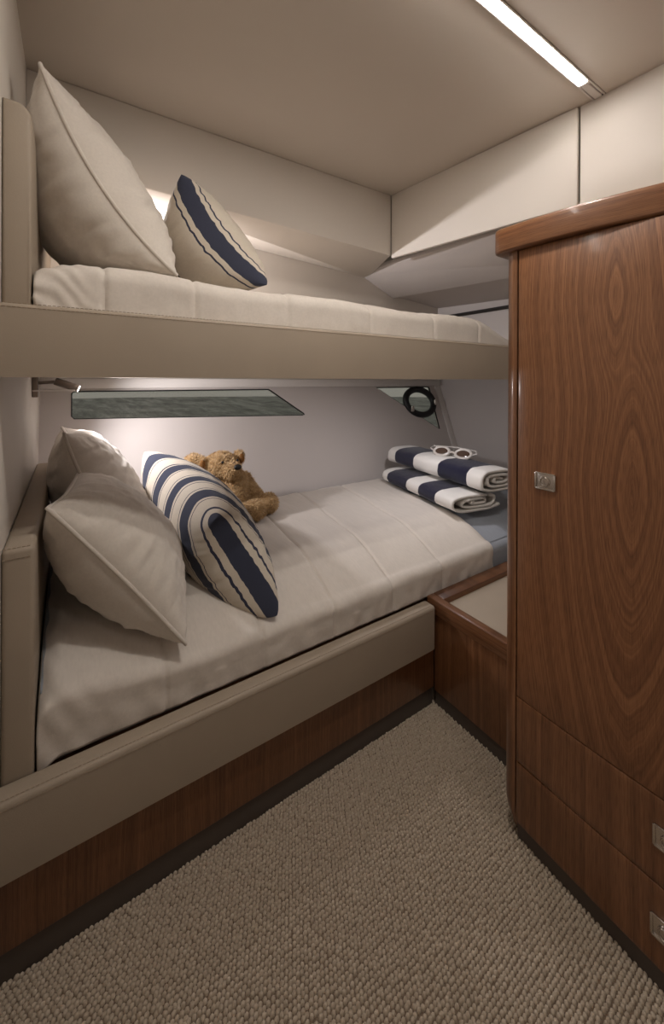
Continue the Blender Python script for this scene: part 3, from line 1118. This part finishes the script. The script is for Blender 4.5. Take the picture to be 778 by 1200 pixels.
# ------------------------------------------------------------------ teddy bear
def teddy():
    root = thing('teddy_bear', 'golden plush teddy bear sitting by the hull behind the striped cushion', 'teddy bear', (0.64, 1.82, 0.55))
    fdir = Vector((0.11, -0.99, -0.02)).normalized()
    side = Vector((0.99, 0.11, 0))
    Hc = Vector((0.60, 1.855, 0.787))
    E = []      # (centre, radii, facing matrix)
    def el(c, r, k=1.0):
        E.append((Vector(c), Vector(r)))
    el((0.645, 1.85, 0.655), (0.095, 0.085, 0.112))
    el((0.635, 1.815, 0.635), (0.075, 0.075, 0.085))
    el(Hc + Vector((0, 0, -0.002)), (0.078, 0.074, 0.063))
    el(Hc + fdir * 0.066 + Vector((0.018, 0, -0.014)), (0.046, 0.052, 0.040))
    el(Hc + Vector((-0.092, 0.0, 0.012)), (0.024, 0.026, 0.040))
    el(Hc + Vector((0.088, 0.0, 0.028)), (0.024, 0.026, 0.036))
    # arms
    for t in np.linspace(0, 1, 5):
        p = Vector((0.575, 1.85, 0.70)).lerp(Vector((0.478, 1.88, 0.805)), t)
        el(p, (0.036 + 0.006 * t,) * 3)
        p = Vector((0.715, 1.86, 0.705)).lerp(Vector((0.765, 1.80, 0.61)), t)
        el(p, (0.034,) * 3)
    # legs and feet
    for t in np.linspace(0, 1, 5):
        p = Vector((0.69, 1.83, 0.60)).lerp(Vector((0.775, 1.745, 0.592)), t)
        el(p, (0.033,) * 3)
        p = Vector((0.625, 1.80, 0.60)).lerp(Vector((0.705, 1.71, 0.594)), t)
        el(p, (0.033,) * 3)
    el((0.798, 1.748, 0.600), (0.044, 0.040, 0.047))
    el((0.712, 1.695, 0.598), (0.043, 0.040, 0.046))
    b = bmesh.new()
    for c, r in E:
        t = bmesh.new()
        bmesh.ops.create_icosphere(t, subdivisions=3, radius=1.0)
        for v in t.verts:
            v.co = Vector((v.co.x * r.x, v.co.y * r.y, v.co.z * r.z)) + c
        merge(b, t)
    me = bpy.data.meshes.new('t')
    b.to_mesh(me)
    b.free()
    tmp = bpy.data.objects.new('t', me)
    COL.objects.link(tmp)
    m = tmp.modifiers.new('r', 'REMESH')
    m.mode = 'VOXEL'
    m.voxel_size = 0.006
    m = tmp.modifiers.new('s', 'SMOOTH')
    m.iterations = 4
    dg = bpy.context.evaluated_depsgraph_get()
    me2 = bpy.data.meshes.new_from_object(tmp.evaluated_get(dg))
    bpy.data.objects.remove(tmp)
    me2.materials.clear()
    pts = [(v.co.copy(), v.normal.copy()) for v in me2.vertices]
    for v in me2.vertices:
        v.co = v.co + v.normal * (0.004 * noise.noise(v.co * 70))
    k = NT('plush')
    v = k.coord()
    c = k.ramp(k.noise(v, 60, 3), [(0.3, lin(168, 136, 94)), (0.6, lin(204, 172, 126)), (0.8, lin(224, 196, 152))])
    plush = k.done(c, 0.95, k.bump(k.noise(v, 350, 3), 0.8, 0.004), 0.1, Sheen_Weight=0.4)
    k = NT('plush_fur')
    c = k.ramp(k.noise(k.coord(), 45, 2), [(0.3, lin(186, 152, 106)), (0.55, lin(216, 184, 138)), (0.8, lin(234, 210, 170))])
    furm = k.done(c, 0.95, None, 0.1, Sheen_Weight=0.3)
    link_me('body', me2, plush, root, True, 0)
    # short curly fur: many tiny leaning blades
    vs, fs = [], []
    for _ in range(24000):
        p, n = random.choice(pts)
        t = n.orthogonal().normalized()
        t.rotate(Matrix.Rotation(random.uniform(0, 6.283), 3, n))
        d = (n + t * random.uniform(0.3, 1.1) + Vector((0, 0, -0.25))).normalized()
        L = random.uniform(0.008, 0.016)
        w = n.cross(d)
        w = w.normalized() * 0.0011 if w.length > 1e-6 else t * 0.0011
        p = p + Vector((random.uniform(-1, 1), random.uniform(-1, 1), random.uniform(-1, 1))) * 0.003 - n * 0.002
        i = len(vs)
        mid = p + d * L * 0.6 + n * 0.001
        tip = p + d * L - Vector((0, 0, 0.001))
        vs += [p - w, p + w, mid - w * 0.8, mid + w * 0.8, tip]
        fs += [(i, i + 1, i + 3, i + 2), (i + 2, i + 3, i + 4)]
    me3 = bpy.data.meshes.new('fur')
    me3.from_pydata([tuple(a) for a in vs], [], fs)
    o = link_me('fur', me3, furm, root, True, 0)
    o['kind'] = 'stuff'
    def ball(name, c, r, mat, lab=None):
        t = bmesh.new()
        bmesh.ops.create_icosphere(t, subdivisions=3, radius=1.0)
        for v in t.verts:
            v.co = Vector((v.co.x * r[0], v.co.y * r[1], v.co.z * r[2])) + Vector(c)
        o = link_mesh(name, t, mat, root)
        if lab:
            o['label'] = lab
    ball('nose', Hc + fdir * 0.116 + Vector((0.026, 0, 0.008)), (0.018, 0.012, 0.013), M['black'], 'black stitched nose')
    ball('eye', Hc + fdir * 0.074 + Vector((-0.026, 0, 0.028)), (0.0065, 0.005, 0.0065), M['black'], 'small black eye')
    ball('eye', Hc + fdir * 0.072 + Vector((0.046, 0, 0.030)), (0.0065, 0.005, 0.0065), M['black'], 'small black eye')
    M['ear_in'] = mat_plain('ear_brown', lin(140, 98, 58), 0.95, spec=0.1)
    ball('inner_ear', Hc + Vector((-0.096, -0.024, 0.010)), (0.014, 0.010, 0.028), M['ear_in'], 'darker brown inner ear')
    ball('inner_ear', Hc + Vector((0.092, -0.024, 0.026)), (0.014, 0.010, 0.024), M['ear_in'], 'darker brown inner ear')


teddy()

# ------------------------------------------------------------------ towels
def towel(name, A, B, w, h, turns, label, bands, seed, zbase):
    """folded towel: flattened spiral section swept from A to B"""
    A, B = Vector((A[0], A[1], 0)), Vector((B[0], B[1], 0))
    ax = (B - A).normalized()
    sd = Vector((-ax.y, ax.x, 0))
    if sd.x > 0:
        sd = -sd          # sd points to the quilt side
    L = (B - A).length
    th = 0.011
    nst = int(40 * turns)
    line = []
    for i in range(nst + 1):
        t = i / nst * turns * 2 * math.pi
        k = 1 - 0.82 * (i / nst)
        rr_x, rr_z = w / 2 * k, h / 2 * (1 - 0.86 * (i / nst))
        e = 0.62
        cxx = math.copysign(abs(math.cos(t + math.pi * 1.15)) ** e, math.cos(t + math.pi * 1.15))
        szz = math.copysign(abs(math.sin(t + math.pi * 1.15)) ** e, math.sin(t + math.pi * 1.15))
        line.append((cxx * (rr_x - th / 2), szz * (rr_z - th / 2)))
    nu = 60
    def fn(a, c):
        s = a * L
        i = min(nst, c * nst)
        i0 = int(i)
        p = line[i0]
        kk = 1 + 0.05 * noise.noise(Vector((a * 3 + seed, c * 2, 0)))
        x = p[0] * kk
        z = p[1] * (1 + 0.04 * noise.noise(Vector((a * 4 + seed, p[0] * 10, 3)))) 
        z = zbase + h / 2 + z + 0.003 * noise.noise(Vector((a * 9, p[0] * 30, seed)))
        # soft ends: outer turns reach further
        end = 0.014 * noise.noise(Vector((c * 9, seed, 1 if a > 0.5 else 5)))
        s += end * (2 * abs(a - 0.5)) ** 6 * (1 if a > 0.5 else -1)
        droop = -0.012 * (2 * abs(a - 0.5)) ** 4 * max(0, p[1] / h)
        return A + ax * s + sd * x + Vector((0, 0, z + droop))
    me = grid_mesh(name, nu, nst, fn)
    navy = lin(26, 26, 50)
    white = lin(234, 230, 224)
    key = 'towel%d' % seed
    k = NT(key)
    uv = k.t.nodes.new('ShaderNodeUVMap')
    sep = k.t.nodes.new('ShaderNodeSeparateXYZ')
    k.l(uv.outputs[0], sep.inputs[0])
    v = k.coord()
    wob = k.math('MULTIPLY_ADD', k.noise(v, 150, 2), 0.008, sep.outputs[0])
    stops = [(0.0, white)]
    for a, b_ in bands:
        stops += [(a, navy), (b_, white)]
    c = k.ramp(wob, stops, 'CONSTANT')
    m = k.done(c, 0.95, k.bump(k.noise(v, 420, 2), 0.7, 0.003), 0.1, Sheen_Weight=0.3)
    o = link_me(name, me, m, None, True, 0)
    md = o.modifiers.new('thickness', 'SOLIDIFY')
    md.thickness = th
    md.offset = 0
    tag(o, label, 'towel', 'folded beach towels')
    return o


towel('towel', (1.79, 1.875), (1.675, 1.22), 0.34, 0.100, 2.6, 'navy and white striped towel, folded, lower of the stack on the sheet', ((0.10, 0.40), (0.58, 0.80)), 3, 0.545)
towel('towel', (1.89, 1.955), (1.79, 1.17), 0.30, 0.128, 2.8, 'navy and white striped towel, folded, on top with goggles on it', ((0.106, 0.345), (0.61, 0.88)), 6, 0.637)

# ------------------------------------------------------------------ swim goggles
def goggles():
    c0, c1 = Vector((1.83, 1.575, 0.774)), Vector((1.86, 1.445, 0.774))
    root = thing('swim_goggles', 'white swimming goggles with brown lenses lying on the top towel', 'goggles', (1.78, 1.53, 0.74))
    ax = (c1 - c0).normalized()
    nrm = Vector((-0.62, -0.35, 0.70)).normalized()
    vv = nrm.cross(ax).normalized()
    nrm = ax.cross(vv).normalized()
    if nrm.z < 0:
        nrm = -nrm
    lens = NT('brown_lens').done(lin(84, 66, 56), 0.08, None, 0.6)
    frame = mat_plain('goggle_frame', lin(205, 198, 190), 0.35)
    strap = mat_plain('goggle_strap', lin(190, 184, 178), 0.5)
    for c in (c0, c1):
        ring = [c + ax * 0.046 * math.cos(a) + vv * 0.030 * math.sin(a) + nrm * 0.0 for a in np.linspace(0, 2 * math.pi, 28, endpoint=False)]
        f = link_mesh('eyepiece', bm_tube(ring, 0.009, 8, True), frame, root)
        b = bmesh.new()
        bmesh.ops.create_uvsphere(b, u_segments=24, v_segments=10, radius=1.0)
        for v in b.verts:
            q = v.co.copy()
            v.co = c + ax * 0.043 * q.x + vv * 0.028 * q.y + nrm * 0.008 * q.z
        o = link_mesh('lens', b, lens, f)
        o['label'] = 'brown tinted lens'
    mid = (c0 + c1) / 2
    link_mesh('nose_bridge', bm_tube([c0 + ax * 0.05, mid + nrm * 0.008, c1 - ax * 0.05], 0.006, 8), frame, root)
    link_mesh('strap', bm_tube([c0 - ax * 0.050, c0 - ax * 0.075 + vv * 0.01 + nrm * 0.004, c0 - ax * 0.07 + vv * 0.04 - nrm * 0.012, (c0 + c1) / 2 + vv * 0.062 - nrm * 0.03,
                                c1 + ax * 0.06 + vv * 0.04 - nrm * 0.012, c1 + ax * 0.075 + vv * 0.01 + nrm * 0.002, c1 + ax * 0.05], 0.005, 6), strap, root)


goggles()

# ------------------------------------------------------------------ reading lamps
rd = thing('reading_lamp', 'small adjustable reading lamp under the upper bunk at the head end', 'lamp', (-0.05, 1.8, 1.2))
box('mount_plate', (-0.1165, 1.755, 1.150), (0.012, 1.845, 1.155), M['white'], rd, bev=0.001)
box('bracket', (-0.1175, 1.775, 1.128), (-0.100, 1.825, 1.2032), M['lamp_metal'], rd, bev=0.003)
link_mesh('arm', bm_cyl((-0.10, 1.8, 1.180), (-0.052, 1.8, 1.184), 0.006, 12), M['lamp_metal'], rd)
hdp, hdt = Vector((-0.050, 1.8, 1.187)), Vector((0.024, 1.793, 1.158))
link_mesh('lamp_head', bm_cyl(hdp, hdt, 0.014, 20, 0.002), M['lamp_metal'], rd)
M['bulb'] = mat_emit('lamp_lens', (1.0, 0.95, 0.9, 1), 6.0)
link_mesh('lens', bm_cyl(hdt, hdt + (hdt - hdp).normalized() * 0.002, 0.012, 20), M['bulb'], rd)
light('reading_spot', 'SPOT', (0.036, 1.79, 1.151), 17, COOL, spot_size=math.radians(150), spot_blend=0.7, shadow_soft_size=0.02, aim=(0.85, 1.86, 0.74))

ul = thing('reading_lamp', 'reading lamp behind the large upper bunk pillow, mostly hidden', 'lamp', (0.02, 1.90, 1.79))
box('mount_plate', (-0.01, 1.935, 1.76), (0.05, 1.9495, 1.82), M['white'], ul, bev=0.002)
link_mesh('lamp_head', bm_cyl((0.02, 1.936, 1.79), (0.02, 1.885, 1.79), 0.02, 20, 0.002), M['lamp_metal'], ul)
light('reading_spot_upper', 'SPOT', (0.06, 1.865, 1.79), 42, COOL, spot_size=math.radians(112), spot_blend=0.9, shadow_soft_size=0.015, aim=(1.4, 1.15, 1.72))

for i, (x, y, e) in enumerate(((1.45, 1.42, 2.2),)):  # unseen fill lamp, added to brighten quilt, towels and hull
    d = thing('bunk_fill_light', 'added round fill light, unseen, in the underside of the upper bunk above the quilt', 'ceiling light', (x, y, 1.2035))
    ring = [(x + 0.034 * math.cos(a), y + 0.034 * math.sin(a), 1.2015) for a in np.linspace(0, 2 * math.pi, 32, endpoint=False)]
    link_mesh('trim_ring', bm_tube(ring, 0.003, 8, True), M['chrome'], d)
    link_mesh('lens', bm_cyl((x, y, 1.2012), (x, y, 1.2034), 0.032, 24), M['white'], d)
    light('bunk_fill_lamp', 'AREA', (x, y, 1.200), e, COOL, shape='DISK', size=0.06, aim=(x, y, 0))
